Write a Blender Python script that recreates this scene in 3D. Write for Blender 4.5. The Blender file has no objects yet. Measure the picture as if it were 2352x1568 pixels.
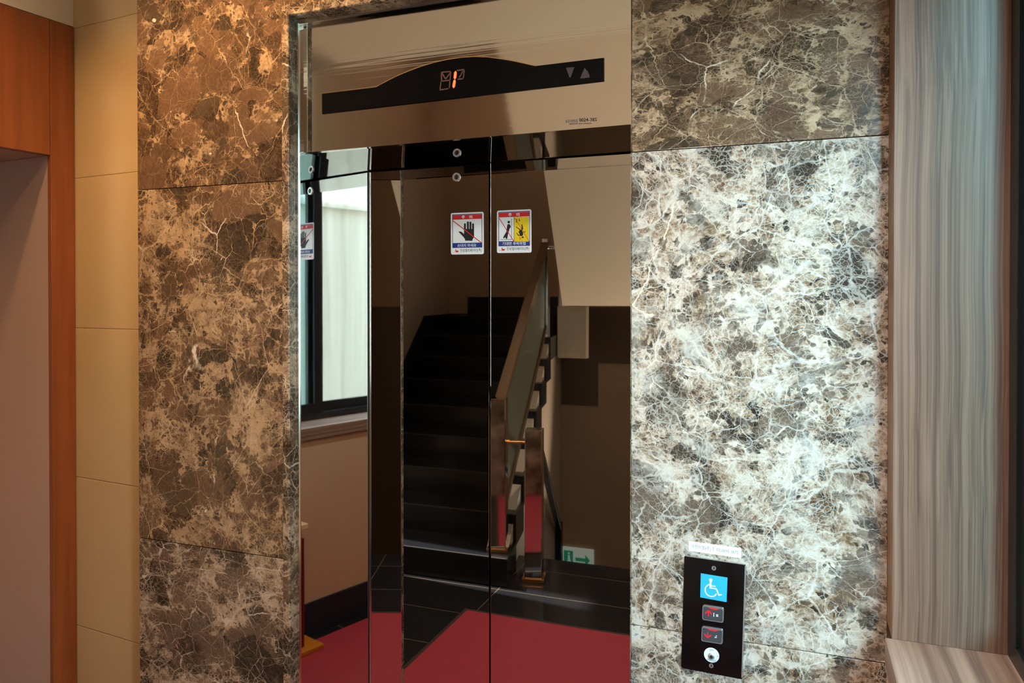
import bpy, bmesh, math, random
from mathutils import Vector, Matrix
random.seed(7)
C = bpy.context.scene.collection
SC = bpy.context.scene

# ------------------------------------------------------------------ camera
# the lobby in metres: X to the right along the lift wall, Y into that wall, Z up
FPX, TH, HZ, CX, CH = 1740.0, math.radians(20.6), 683.0, 1176.0, 1.713
cd = bpy.data.cameras.new('camera')
cam = bpy.data.objects.new('camera', cd); C.objects.link(cam)
cam.location = (0, 0, CH)
cam.rotation_euler = (math.radians(90 - 0.5), 0, TH)
cd.sensor_width = 36; cd.lens = 36 * FPX / 2352
cd.shift_x = 0
cd.shift_y = -(784 - HZ - FPX * math.tan(math.radians(0.5))) / 2352
cd.clip_start = 0.02
SC.camera = cam

# ------------------------------------------------------------------ light and exposure
SC.view_settings.view_transform = 'Standard'
SC.view_settings.look = 'None'
SC.view_settings.exposure = 0.12
SC.view_settings.gamma = 1.0
SC.view_settings.use_curve_mapping = False
cy = SC.cycles
cy.use_denoising = True
cy.max_bounces = 14; cy.diffuse_bounces = 6; cy.glossy_bounces = 10; cy.transparent_max_bounces = 16
cy.sample_clamp_indirect = 6.0
cy.caustics_reflective = False; cy.caustics_refractive = False

world = bpy.data.worlds.new('daylight'); SC.world = world
world.use_nodes = True
wb = world.node_tree.nodes['Background']
wb.inputs[0].default_value = (0.78, 0.92, 1.0, 1)
wb.inputs[1].default_value = 3.2

def lamp(name, kind, loc, target, energy, color, **kw):
    d = bpy.data.lights.new(name, kind); d.energy = energy; d.color = color
    for k, v in kw.items(): setattr(d, k, v)
    o = bpy.data.objects.new(name, d); C.objects.link(o); o.location = loc
    if target is not None:
        o.rotation_euler = (Vector(target) - Vector(loc)).to_track_quat('-Z', 'Y').to_euler()
    return o
lamp('sun', 'SUN', (-3, 0, 9), (2.4, 0.5, 1.5), 20.0, (1.0, 0.97, 0.92), angle=0.02)
lamp('sky_light', 'AREA', (2.0, -5.3, 3.95), (-0.1, 1.71, 1.30), 2050, (0.50, 0.85, 0.96), shape='SQUARE', size=2.0)

# ------------------------------------------------------------------ helpers
def pix(px, py, Y):
    """point of the plane y = Y seen at photo pixel (px, py)"""
    t = math.tan(math.atan((px - CX) / FPX) - TH)
    X = t * Y; z = Y * math.cos(TH) - X * math.sin(TH)
    return X, CH + (HZ - py) * z / FPX

def wloc(o):
    v = Vector((0, 0, 0))
    while o is not None:
        v += o.location; o = o.parent
    return v

def props(o, label=None, cat=None, group=None, kind=None):
    if label: o['label'] = label
    if cat: o['category'] = cat
    if group: o['group'] = group
    if kind: o['kind'] = kind
    return o

def empty(name, loc, label=None, cat=None, group=None, kind=None):
    o = bpy.data.objects.new(name, None); C.objects.link(o); o.location = loc
    o.empty_display_size = 0.05
    return props(o, label, cat, group, kind)

class MB:
    def __init__(s): s.bm = bmesh.new()
    def hexa(s, p):                       # 8 corners: bottom 4, top 4
        v = [s.bm.verts.new(q) for q in p]
        for f in ((3, 2, 1, 0), (4, 5, 6, 7), (0, 1, 5, 4), (1, 2, 6, 5), (2, 3, 7, 6), (3, 0, 4, 7)):
            s.bm.faces.new([v[i] for i in f])
        return s
    def box(s, x0, x1, y0, y1, z0, z1):
        return s.hexa([(x0, y0, z0), (x1, y0, z0), (x1, y1, z0), (x0, y1, z0),
                       (x0, y0, z1), (x1, y0, z1), (x1, y1, z1), (x0, y1, z1)])
    def face(s, pts):
        s.bm.faces.new([s.bm.verts.new(p) for p in pts]); return s
    def prism(s, poly, a, b, axis='y'):   # poly of 2-D points, extruded along an axis from a to b
        def m(u, v, w):
            return {'y': (u, w, v), 'z': (u, v, w), 'x': (w, u, v)}[axis]
        A = [s.bm.verts.new(m(u, v, a)) for u, v in poly]
        B = [s.bm.verts.new(m(u, v, b)) for u, v in poly]
        s.bm.faces.new(A); s.bm.faces.new(B[::-1])
        n = len(poly)
        for i in range(n):
            s.bm.faces.new([A[i], B[i], B[(i + 1) % n], A[(i + 1) % n]])
        return s
    def tube(s, p0, p1, r, n=16, r1=None):
        p0, p1 = Vector(p0), Vector(p1); d = (p1 - p0).normalized()
        u = d.orthogonal().normalized(); w = d.cross(u)
        r1 = r if r1 is None else r1
        A = [s.bm.verts.new(p0 + (u * math.cos(2 * math.pi * i / n) + w * math.sin(2 * math.pi * i / n)) * r) for i in range(n)]
        B = [s.bm.verts.new(p1 + (u * math.cos(2 * math.pi * i / n) + w * math.sin(2 * math.pi * i / n)) * r1) for i in range(n)]
        s.bm.faces.new(A[::-1]); s.bm.faces.new(B)
        for i in range(n): s.bm.faces.new([A[i], A[(i + 1) % n], B[(i + 1) % n], B[i]])
        return s
    def ring(s, c, r0, r1, y0, y1, n=32):  # annulus in the XZ plane
        for i in range(n):
            a, b = 2 * math.pi * i / n, 2 * math.pi * (i + 1) / n
            q = [(c[0] + r * math.cos(t), c[1] + r * math.sin(t)) for r, t in ((r0, a), (r1, a), (r1, b), (r0, b))]
            s.prism(q, y0, y1)
        return s
    def build(s, name, mat, parent=None, bevel=0, smooth=False, **kw):
        bmesh.ops.recalc_face_normals(s.bm, faces=s.bm.faces)
        if bevel:
            bmesh.ops.bevel(s.bm, geom=list(s.bm.edges), offset=bevel, segments=2, affect='EDGES', profile=0.5)
        if parent is not None:
            off = wloc(parent)
        else:
            vs = [v.co for v in s.bm.verts]
            mn = [min(v[i] for v in vs) for i in range(3)]; mx = [max(v[i] for v in vs) for i in range(3)]
            off = Vector(((mn[0] + mx[0]) / 2, (mn[1] + mx[1]) / 2, mn[2]))
        bmesh.ops.translate(s.bm, verts=s.bm.verts, vec=-off)
        me = bpy.data.meshes.new(name); s.bm.to_mesh(me); s.bm.free()
        if smooth:
            for p in me.polygons: p.use_smooth = True
        me.materials.append(mat)
        o = bpy.data.objects.new(name, me); C.objects.link(o)
        if parent is not None: o.parent = parent
        else: o.location = off
        return props(o, **kw)

# ------------------------------------------------------------------ materials
def newmat(name):
    m = bpy.data.materials.new(name); m.use_nodes = True
    nt = m.node_tree
    return m, nt, nt.nodes['Principled BSDF']

def rgb(r, g, b):
    f = lambda c: (c / 255 / 12.92) if c / 255 <= 0.04045 else ((c / 255 + 0.055) / 1.055) ** 2.4
    return (f(r), f(g), f(b), 1)

class N:
    """small node builder"""
    def __init__(s, nt): s.nt = nt
    def node(s, t, **kw):
        n = s.nt.nodes.new(t)
        for k, v in kw.items(): setattr(n, k, v)
        return n
    def put(s, sock, v):
        if isinstance(v, bpy.types.NodeSocket): s.nt.links.new(v, sock)
        elif v is not None: sock.default_value = v
    def math(s, op, a, b=0.0, clamp=False):
        n = s.node('ShaderNodeMath', operation=op, use_clamp=clamp)
        s.put(n.inputs[0], a); s.put(n.inputs[1], b); return n.outputs[0]
    def vec(s, op, a, b):
        n = s.node('ShaderNodeVectorMath', operation=op)
        s.put(n.inputs[0], a)
        if op == 'SCALE': s.put(n.inputs['Scale'], b)
        else: s.put(n.inputs[1], b)
        return n.outputs[0]
    def noise(s, v, scale, detail=3, rough=0.55, color=False, dist=0.0):
        n = s.node('ShaderNodeTexNoise'); s.put(n.inputs['Vector'], v)
        n.inputs['Scale'].default_value = scale; n.inputs['Detail'].default_value = detail
        n.inputs['Roughness'].default_value = rough; n.inputs['Distortion'].default_value = dist
        return n.outputs['Color' if color else 'Fac']
    def voro(s, v, scale, feature='DISTANCE_TO_EDGE', out='Distance', rnd=1.0):
        n = s.node('ShaderNodeTexVoronoi', feature=feature); s.put(n.inputs['Vector'], v)
        n.inputs['Scale'].default_value = scale; n.inputs['Randomness'].default_value = rnd
        return n.outputs[out]
    def ramp(s, x, a, b, lo=0.0, hi=1.0, smooth=True):
        n = s.node('ShaderNodeMapRange', interpolation_type='SMOOTHSTEP' if smooth else 'LINEAR')
        s.put(n.inputs[0], x); s.put(n.inputs[1], a); s.put(n.inputs[2], b); s.put(n.inputs[3], lo); s.put(n.inputs[4], hi)
        return n.outputs[0]
    def mix(s, f, a, b):
        n = s.node('ShaderNodeMix', data_type='RGBA')
        s.put(n.inputs[0], f); s.put(n.inputs[6], a); s.put(n.inputs[7], b); return n.outputs[2]
    def bump(s, h, strength, dist=0.001):
        n = s.node('ShaderNodeBump'); n.inputs['Strength'].default_value = strength
        n.inputs['Distance'].default_value = dist; s.put(n.inputs['Height'], h); return n.outputs[0]
    def coord(s): return s.node('ShaderNodeTexCoord').outputs['Object']
    def mapping(s, v, loc=(0, 0, 0), scale=(1, 1, 1), rot=(0, 0, 0)):
        n = s.node('ShaderNodeMapping'); s.put(n.inputs[0], v)
        n.inputs[1].default_value = loc; n.inputs[2].default_value = rot; n.inputs[3].default_value = scale
        return n.outputs[0]

def plain(name, col, rough=0.5, metal=0.0, spec=0.5, var=0.06, vscale=6.0, emit=None, bump=0.0):
    m, nt, b = newmat(name); n = N(nt); v = n.coord()
    if var:
        k = n.noise(v, vscale, 4)
        lo = tuple(c * (1 - var) for c in col[:3]) + (1,); hi = tuple(min(1, c * (1 + var)) for c in col[:3]) + (1,)
        nt.links.new(n.mix(k, lo, hi), b.inputs['Base Color'])
        if bump: nt.links.new(n.bump(n.noise(v, 220, 2), bump, 0.0006), b.inputs['Normal'])
    else: b.inputs['Base Color'].default_value = col
    b.inputs['Roughness'].default_value = rough; b.inputs['Metallic'].default_value = metal
    b.inputs['Specular IOR Level'].default_value = spec
    if emit:
        b.inputs['Emission Color'].default_value = emit[0]; b.inputs['Emission Strength'].default_value = emit[1]
    return m

def mirror(name, col, rough=0.03, streak=0.0):
    m, nt, b = newmat(name); n = N(nt); v = n.coord()
    k = n.noise(n.mapping(v, scale=(1, 1, 1)), 9, 5)
    b.inputs['Base Color'].default_value = col
    b.inputs['Metallic'].default_value = 1.0
    nt.links.new(n.ramp(k, 0.3, 0.8, rough, rough * 1.6), b.inputs['Roughness'])
    h = n.noise(v, 2.3, 1)
    nrm = n.bump(h, 0.05, 0.004)
    if streak:
        s = n.noise(n.mapping(v, scale=(1.2, 1, 60)), 1.0, 3)
        nrm2 = n.node('ShaderNodeBump'); nrm2.inputs['Strength'].default_value = streak
        nrm2.inputs['Distance'].default_value = 0.0006
        nt.links.new(s, nrm2.inputs['Height']); nt.links.new(nrm, nrm2.inputs['Normal']); nrm = nrm2.outputs[0]
    nt.links.new(nrm, b.inputs['Normal'])
    return m

def marble(name, off, dens=0.0, pale=0.0, stretch=1.0, grain=1.18):
    """dark brown breccia marble with a net of light veins"""
    m, nt, b = newmat(name); n = N(nt)
    v0 = n.mapping(n.coord(), loc=off, scale=(grain, grain, grain * stretch))
    w = n.vec('SUBTRACT', n.noise(v0, 2.6, 3, color=True), (0.5, 0.5, 0.5))
    v = n.vec('ADD', v0, n.vec('SCALE', w, 0.13))
    w2 = n.vec('SUBTRACT', n.noise(v0, 11, 4, color=True), (0.5, 0.5, 0.5))
    v = n.vec('ADD', v, n.vec('SCALE', w2, 0.030))
    w3 = n.vec('SUBTRACT', n.noise(v0, 55, 3, color=True), (0.5, 0.5, 0.5))
    v = n.vec('ADD', v, n.vec('SCALE', w3, 0.012))
    D = n.ramp(n.math('ADD', n.noise(v0, 3.6, 4, 0.6), dens), 0.40, 0.64)       # how shattered the stone is here
    D2 = n.ramp(n.math('ADD', n.noise(n.vec('ADD', v0, (5, 3, 9)), 7.5, 4, 0.6), dens), 0.40, 0.64)
    D3 = n.ramp(n.math('ADD', n.noise(n.vec('ADD', v0, (15, 8, 2)), 13, 3), dens), 0.42, 0.66)
    def veins(scale, wmin, wmax, Dn, gain, off=(0, 0, 0)):
        d = n.voro(n.vec('ADD', v, off), scale)
        width = n.ramp(Dn, 0, 1, wmin, wmax, False)
        return n.math('MULTIPLY', n.ramp(d, n.math('MULTIPLY', width, 0.3), width, 1, 0), gain)
    fine = n.noise(v, 110, 8, 0.8)
    # pale ground-up matrix
    m1 = n.math('ADD', n.math('MULTIPLY', n.noise(v, 14, 6, 0.7), 0.6), n.math('MULTIPLY', fine, 0.4))
    col = n.mix(n.ramp(m1, 0.38, 0.60), rgb(86, 66, 48), rgb(174, 144, 112))
    col = n.mix(n.math('MULTIPLY', n.ramp(m1, 0.42, 0.66), pale), col, rgb(206, 206, 202))
    # broken clasts, small ones first, larger ones over them
    for sc, off, pmin, pmax, tmin, tmax in ((66, (6, 2, 1), .30, .80, .03, .17), (31, (1, 7, 4), .22, .92, .012, .15), (15, (3, 1, 2), .13, .90, .008, .12), (7, (8, 4, 6), .02, .55, .004, .07)):
        vo = n.vec('ADD', v, off)
        d = n.voro(vo, sc)
        c = n.node('ShaderNodeSeparateColor'); nt.links.new(n.voro(vo, sc, 'F1', 'Color'), c.inputs[0])
        Dk = D if sc in (13, 62) else D2
        p = n.ramp(Dk, 0, 1, pmax, pmin, False); t = n.ramp(Dk, 0, 1, tmin, tmax, False)
        sel = n.math('GREATER_THAN', p, c.outputs[0])
        mask = n.math('MULTIPLY', n.ramp(d, t, n.math('ADD', t, 0.045)), sel)
        mask = n.math('MULTIPLY', mask, n.ramp(c.outputs[2], 0, 1, 0.62, 1.0, False))
        sh = n.mix(n.ramp(c.outputs[1], 0.1, 0.95), rgb(36, 25, 18), rgb(98, 73, 54))
        sh = n.mix(n.ramp(fine, 0.42, 0.75, 0, 0.55), sh, rgb(128, 100, 76))
        sh = n.mix(n.ramp(c.outputs[2], 0.7, 1.0, 0, 0.5), sh, rgb(64, 58, 44))
        sh = n.mix(pale, sh, n.mix(n.ramp(c.outputs[1], 0.1, 0.95), rgb(38, 33, 28), rgb(104, 92, 80)))
        col = n.mix(mask, col, sh)
    va = veins(5, 0.004, 0.018, D2, n.ramp(D3, 0, 1, 0.35, 0.95, False))
    vb = veins(12, 0.007, 0.030, D, n.ramp(D3, 0, 1, 0.30, 0.9, False), (3.4, 1.3, 2.7))
    vc = veins(27, 0.010, 0.045, D3, n.ramp(D2, 0, 1, 0.10, 0.75, False), (1.5, 7.1, 4.4))
    vd = veins(70, 0.02, 0.10, D2, n.ramp(D, 0, 1, 0.0, 0.6, False), (2, 2, 8))
    veincov = n.math('MAXIMUM', n.math('MAXIMUM', va, vb), n.math('MAXIMUM', vc, vd))
    tone = n.noise(v, 9, 4, 0.65)
    vein = n.mix(n.ramp(tone, 0.35, 0.7), rgb(176, 142, 104), rgb(212, 188, 156))
    vein = n.mix(pale, vein, rgb(226, 229, 228))
    col = n.mix(n.math('MULTIPLY', veincov, 0.92 - 0.42 * pale, True), col, vein)
    # clouds of fine dust, a few broad white veins and calcite flecks
    dust = n.math('MULTIPLY', n.ramp(n.noise(n.vec('ADD', v, (9, 9, 1)), 8, 8, 0.74), 0.54 - 0.06 * pale, 0.74 - 0.06 * pale), n.ramp(D2, 0, 1, 0.15 + 0.3 * pale, 0.75 + 0.15 * pale, False))
    col = n.mix(dust, col, n.mix(pale, rgb(176, 146, 114), rgb(204, 205, 202)))
    big = n.math('MULTIPLY', n.ramp(n.voro(v, 2.1), 0.0, 0.007, 1, 0), n.ramp(n.noise(v0, 5.5, 3), 0.53, 0.62))
    fleck = n.math('MULTIPLY', n.ramp(n.voro(v, 22, 'F1'), 0.10, 0.16, 1, 0), n.ramp(n.noise(v0, 9, 2), 0.62, 0.66))
    col = n.mix(n.math('MULTIPLY', n.math('MAXIMUM', big, fleck), 0.8), col, rgb(234, 220, 200))
    nt.links.new(col, b.inputs['Base Color'])
    b.inputs['Roughness'].default_value = 0.16
    b.inputs['Specular IOR Level'].default_value = 0.45
    return m

def striped(name, along=(80, 80, 0.5), fine=(300, 300, 1.0), dark=rgb(94, 68, 56), light=rgb(142, 110, 92), bright=rgb(160, 128, 110)):
    """brown laminate with fine upright grain"""
    m, nt, b = newmat(name); n = N(nt); v = n.coord()
    w = n.vec('SCALE', n.vec('SUBTRACT', n.noise(v, 1.3, 2, color=True), (.5, .5, .5)), 0.03)
    v = n.vec('ADD', v, w)
    g1 = n.noise(n.mapping(v, scale=along), 1.0, 4, 0.6)
    g2 = n.noise(n.mapping(v, scale=fine), 1.0, 3, 0.6)
    c = n.mix(n.ramp(g1, 0.32, 0.7), dark, light)
    c = n.mix(n.ramp(g2, 0.4, 0.75, 0, 0.55), c, bright)
    nt.links.new(c, b.inputs['Base Color'])
    b.inputs['Roughness'].default_value = 0.48
    b.inputs['Specular IOR Level'].default_value = 0.35
    return m

def woodgrain(name, c1, c2, rough=0.35):
    m, nt, b = newmat(name); n = N(nt); v = n.coord()
    g = n.noise(n.mapping(v, scale=(30, 30, 1.4)), 1.0, 5, 0.6)
    g2 = n.noise(v, 3, 2)
    c = n.mix(n.ramp(g, 0.3, 0.7), c1, c2)
    nt.links.new(n.mix(n.ramp(g2, .3, .7, 0, .3), c, c1), b.inputs['Base Color'])
    b.inputs['Roughness'].default_value = rough
    return m

def granite(name, c=(0.012, 0.013, 0.016)):
    m, nt, b = newmat(name); n = N(nt); v = n.coord()
    sp = n.ramp(n.noise(v, 160, 3, 0.7), 0.62, 0.78)
    nt.links.new(n.mix(sp, c + (1,), tuple(min(1, x * 3 + .01) for x in c) + (1,)), b.inputs['Base Color'])
    b.inputs['Roughness'].default_value = 0.22
    b.inputs['Specular IOR Level'].default_value = 0.4
    return m

def render_wall(name):
    """weathered white render with faint upright runs"""
    m, nt, b = newmat(name); n = N(nt); v = n.coord()
    g = n.noise(n.mapping(v, scale=(1, 9, 0.35)), 1.0, 5, 0.6)
    c = n.mix(n.ramp(g, 0.35, 0.75), rgb(243, 243, 240), rgb(214, 210, 200))
    nt.links.new(c, b.inputs['Base Color']); b.inputs['Roughness'].default_value = 0.85
    return m

def tilewall(name):
    """beige glazed wall tile, joints every 0.519 m in height"""
    m, nt, b = newmat(name); n = N(nt); v = n.coord()
    s = n.node('ShaderNodeSeparateXYZ'); nt.links.new(v, s.inputs[0])
    z = n.math('DIVIDE', n.math('ADD', s.outputs[2], 10 * 0.519 - 1.088), 0.519)
    fr = n.math('FRACT', z)
    d = n.math('MINIMUM', fr, n.math('SUBTRACT', 1.0, fr))
    joint = n.ramp(d, 0.0, 0.005, 1, 0)
    base = n.mix(n.noise(v, 5, 4), rgb(196, 168, 122), rgb(206, 180, 136))
    nt.links.new(n.mix(n.math('MULTIPLY', joint, 0.7), base, rgb(150, 118, 72)), b.inputs['Base Color'])
    nt.links.new(n.bump(n.math('SUBTRACT', 1.0, joint), 0.6, 0.002), b.inputs['Normal'])
    b.inputs['Roughness'].default_value = 0.32
    return m

def floor_mat(name):
    """black polished granite floor with pale joints"""
    m, nt, b = newmat(name); n = N(nt); v = n.coord()
    br = n.node('ShaderNodeTexBrick'); nt.links.new(n.mapping(v, loc=(0.22, 0.10, 0)), br.inputs['Vector'])
    br.inputs['Color1'].default_value = (0.011, 0.012, 0.014, 1); br.inputs['Color2'].default_value = (0.014, 0.015, 0.018, 1)
    br.inputs['Mortar'].default_value = (0.16, 0.13, 0.09, 1); br.inputs['Scale'].default_value = 1.0
    br.inputs['Mortar Size'].default_value = 0.0025; br.inputs['Brick Width'].default_value = 0.9
    br.inputs['Row Height'].default_value = 0.38; br.offset = 0.0
    nt.links.new(br.outputs[0], b.inputs['Base Color']); b.inputs['Roughness'].default_value = 0.18
    return m

def glassmat(name, tint, amount=0.9):
    m = bpy.data.materials.new(name); m.use_nodes = True; nt = m.node_tree; nt.nodes.clear(); n = N(nt)
    out = n.node('ShaderNodeOutputMaterial'); t = n.node('ShaderNodeBsdfTransparent'); g = n.node('ShaderNodeBsdfGlossy')
    t.inputs[0].default_value = tint; g.inputs['Roughness'].default_value = 0.02
    lw = n.node('ShaderNodeLayerWeight'); lw.inputs[0].default_value = 0.5
    fr = n.math('ADD', n.math('MULTIPLY', n.math('POWER', lw.outputs['Facing'], 5.0), 0.8), 0.03)
    mx = n.node('ShaderNodeMixShader')
    nt.links.new(fr, mx.inputs[0]); nt.links.new(t.outputs[0], mx.inputs[1]); nt.links.new(g.outputs[0], mx.inputs[2])
    nt.links.new(mx.outputs[0], out.inputs[0])
    return m

M = dict(
    door=mirror('bronze_mirror_steel', (0.48, 0.455, 0.435, 1), 0.012),
    jamb=mirror('mirror_steel', (0.88, 0.88, 0.89, 1), 0.015),
    transom=mirror('polished_transom_steel', (0.78, 0.72, 0.66, 1), 0.05, 0.35),
    bead=plain('bright_steel', (0.86, 0.85, 0.82, 1), 0.18, 1.0, var=0),
    gap=plain('dark_gap', (0.006, 0.006, 0.007, 1), 0.6, var=0),
    orange=woodgrain('orange_wood', rgb(124, 64, 31), rgb(148, 81, 42), 0.34),
    reveal=plain('brushed_brown_metal', rgb(190, 160, 146), 0.42, 0.15, var=0.05, vscale=3),
    tile=tilewall('beige_wall_tile'),
    paint=plain('beige_paint', rgb(204, 183, 157), 0.6, var=0.04, vscale=2, bump=0.05),
    hallwall=plain('brown_hall_tile', rgb(178, 148, 120), 0.45, var=0.05, vscale=2),
    cream_paint=plain('cream_soffit_paint', rgb(228, 208, 180), 0.6, var=0.03, vscale=2),
    overlay=plain('dark_brown_overlay', rgb(92, 74, 58), 0.4, var=0.06),
    ceil=plain('ceiling_paint', rgb(214, 200, 178), 0.7, var=0.03),
    floor=floor_mat('black_floor'),
    granite=granite('black_granite'),
    skirt=plain('dark_skirting', (0.014, 0.020, 0.036, 1), 0.5, var=0.1, spec=0.25),
    nosing=plain('nosing_strip', (0.05, 0.048, 0.045, 1), 0.6, var=0.1, spec=0.2),
    mat=plain('red_mat', rgb(172, 58, 72), 0.42, var=0.08, vscale=12, bump=0.25),
    matrim=plain('mat_edge', rgb(60, 52, 44), 0.5, var=0.05),
    laminate=striped('striped_laminate'),
    sill=striped('striped_sill', (30, 0.6, 30), (110, 1.2, 110), rgb(112, 92, 82), rgb(160, 138, 124), rgb(180, 160, 146)),
    black_alu=plain('black_aluminium', (0.012, 0.016, 0.02, 1), 0.3, var=0.05),
    glass=glassmat('window_glass', (0.96, 0.98, 0.99, 1)),
    tealglass=glassmat('teal_glass', (0.66, 0.83, 0.86, 1)),
    ext=render_wall('white_render'),
    extgrey=plain('grey_render', rgb(196, 200, 204), 0.9, var=0.05, vscale=1),
    ground=plain('concrete_ground', rgb(150, 146, 140), 0.9, var=0.08),
    steel=plain('post_mirror_steel', (0.75, 0.73, 0.70, 1), 0.06, 1.0, var=0),
    brass=plain('warm_brass', rgb(222, 176, 116), 0.25, 1.0, var=0),
    rail=plain('brown_handrail', rgb(124, 98, 72), 0.35, 0.6, var=0.05),
    railpanel=plain('green_grey_panel', rgb(104, 104, 84), 0.3, 0.2, var=0.05),
    white=plain('white_vinyl', rgb(236, 238, 240), 0.45, var=0),
    navy=plain('navy_print', rgb(30, 52, 128), 0.5, var=0),
    red=plain('red_print', rgb(214, 34, 40), 0.5, var=0),
    yellow=plain('yellow_print', rgb(238, 206, 24), 0.5, var=0),
    black=plain('black_print', rgb(20, 20, 24), 0.5, var=0),
    grey=plain('grey_print', rgb(92, 96, 112), 0.5, var=0),
    darkglass=plain('black_display_glass', (0.004, 0.004, 0.005, 1), 0.10, var=0, spec=0.10),
    gold=plain('gold_edge', rgb(236, 206, 150), 0.25, 1.0, var=0),
    led=plain('lit_red_led', (0.3, 0.02, 0.01, 1), 0.5, var=0, emit=((1.0, 0.19, 0.045, 1), 1.7)),
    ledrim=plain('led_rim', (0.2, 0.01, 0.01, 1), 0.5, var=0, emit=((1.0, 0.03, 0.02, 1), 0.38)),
    dimled=plain('unlit_led', rgb(84, 55, 58), 0.5, var=0.05),
    dimarrow=plain('unlit_arrow', rgb(70, 58, 70), 0.5, var=0.05),
    plate=mirror('black_mirror_plate', (0.16, 0.17, 0.20, 1), 0.16),
    sky_blue=plain('sign_blue', rgb(44, 168, 232), 0.4, var=0),
    chrome=plain('chrome', (0.88, 0.88, 0.89, 1), 0.38, 1.0, var=0),
    keygrey=plain('button_face', rgb(96, 98, 106), 0.3, 0.6, var=0),
    redled=plain('red_arrow', rgb(226, 20, 28), 0.4, var=0, emit=((1, 0.02, 0.03, 1), 0.35)),
    ring=plain('white_key_ring', rgb(220, 226, 228), 0.3, var=0),
    green=plain('exit_green', rgb(20, 140, 96), 0.45, var=0, emit=((0.02, 0.35, 0.2, 1), 0.3)),
    signwhite=plain('exit_white', rgb(226, 236, 226), 0.45, var=0, emit=((0.8, 1.0, 0.9, 1), 0.25)),
    redwood=woodgrain('dark_red_wood', rgb(84, 22, 16), rgb(120, 38, 26), 0.3),
    ochre=plain('ochre_plate', rgb(196, 128, 30), 0.4, var=0.06),
    cream=plain('cream_top', rgb(226, 214, 176), 0.35, var=0.04),
    lampglow=plain('lamp_lens', (1, 0.9, 0.75, 1), 0.5, var=0, emit=((1, 0.72, 0.42, 1), 6.0)),
    lampring=plain('lamp_ring', (0.8, 0.8, 0.8, 1), 0.3, 0.8, var=0),
)

# ------------------------------------------------------------------ the setting
FY, JF, DY, TY = 1.71, 1.742, 2.023, 1.758          # marble face, jamb front, door face, transom face
XL, XR, XO0, XO1 = -1.825, 0.174, -1.306, -0.352    # marble left end, right end, lift opening
XC = -0.829
CEIL = 3.0
def mp(bp): return 4.046 - bp                        # distance seen in the doors -> y in the room

# marble wall around the lift, in slabs
wf = empty('wall_front', (XC, FY, 0), 'polished brown marble wall around the lift', 'wall', kind='structure')
MB().box(XL + .002, XO0 - .004, FY + .03, 2.25, 0, CEIL + .2).build('core', M['paint'], wf)
MB().box(XO1 + .004, .75, FY + .03, 2.25, 0, CEIL + .2).build('core', M['paint'], wf)
MB().box(XO0 - .004, XO1 + .004, FY + .06, 2.25, 2.5, CEIL + .2).build('core', M['paint'], wf)
slabs = [  # x0, x1, z0, z1, density, paleness, offset, stretch
    (XL, XO0, 0.0, 0.999, 0.03, 0.25, (3.1, 0, 7.7), 1.25),  # denser veins are stone; cool daylight is put into the paleness
    (XL, XO0, 1.001, 2.029, 0.00, 0.0, (9.3, 2, 1.2), 1.0),
    (XL, XO0, 2.031, CEIL, -0.05, 0.0, (1.3, 5, 4.2), 1.0),
    (XO1, XR, 0.0, 0.965, 0.06, 0.70, (6.4, 7, 2.9), 1.2),
    (XO1, XR, 0.967, 2.042, 0.075, 0.75, (2.2, 1, 8.8), 1.1),
    (XO1, XR, 2.044, CEIL, 0.00, 0.15, (8.5, 3, 5.1), 1.5),
    (XO0 + .001, XO1 - .001, 2.5, CEIL, 0.0, 0.0, (4.4, 4, 3.3), 1.0),
]
for i, (x0, x1, z0, z1, de, pa, off, st) in enumerate(slabs):
    MB().box(x0, x1, FY, FY + .03, z0, z1).build('marble_slab', marble('marble_%d' % i, off, de, pa, st), wf, bevel=.0008)
M['marble_trim'] = marble('marble_trim', (7, 7, 1), 0.02, 0.2)

# lift frame: bevelled marble lip, bright bead, splayed mirror jambs, soffit, transom
lf = empty('trim_1', (XC, FY, 0), 'splayed mirror steel frame of the lift opening', 'frame', kind='structure')
KR = .05                                              # the right side of the frame has hardly any face
def sweep(pr, ratio=1.3):
    mb = MB(); b = mb.bm; rows = []
    for d, y in pr:
        xl, xr, zt = XO0 + d, XO1 - d * KR, 2.5 - d * ratio
        rows.append([b.verts.new(q) for q in ((xl, y, 0), (xl, y, zt), (xr, y, zt), (xr, y, 0))])
    for a, c in zip(rows, rows[1:]):
        for i in range(3): b.faces.new([a[i], a[i + 1], c[i + 1], c[i]])
    return mb
sweep([(.0005, FY + .02), (.0005, FY - .006), (.0195, FY - .006), (.0215, FY - .004), (.0217, JF - .004)]).build('lip', M['marble_trim'], lf)
sweep([(.0217, JF - .004), (.023, JF - .006), (.029, JF - .006), (.031, JF - .003), (.0311, JF + .001)]).build('bead', M['bead'], lf)
sweep([(.031, JF), (.0315, TY + .004)]).build('return_strip', M['door'], lf)
JL, JR, BL_, BR_ = XO0 + .031, XO1 - .031 * KR, -1.2300, -.4090     # jamb front edges, jamb back edges
MB().prism([(JL, JF + .0005), (BL_, DY - .006), (BL_ - .002, DY - .001), (JL - .05, DY - .001), (JL - .05, JF + .004)], 0, 2.1135, 'z').build('jamb', M['jamb'], lf)
MB().prism([(JR, JF + .0005), (BR_, DY - .006), (BR_ + .002, DY - .001), (JR + .05, DY - .001), (JR + .05, JF + .004)], 0, 2.1175, 'z').build('jamb', M['jamb'], lf)
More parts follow.
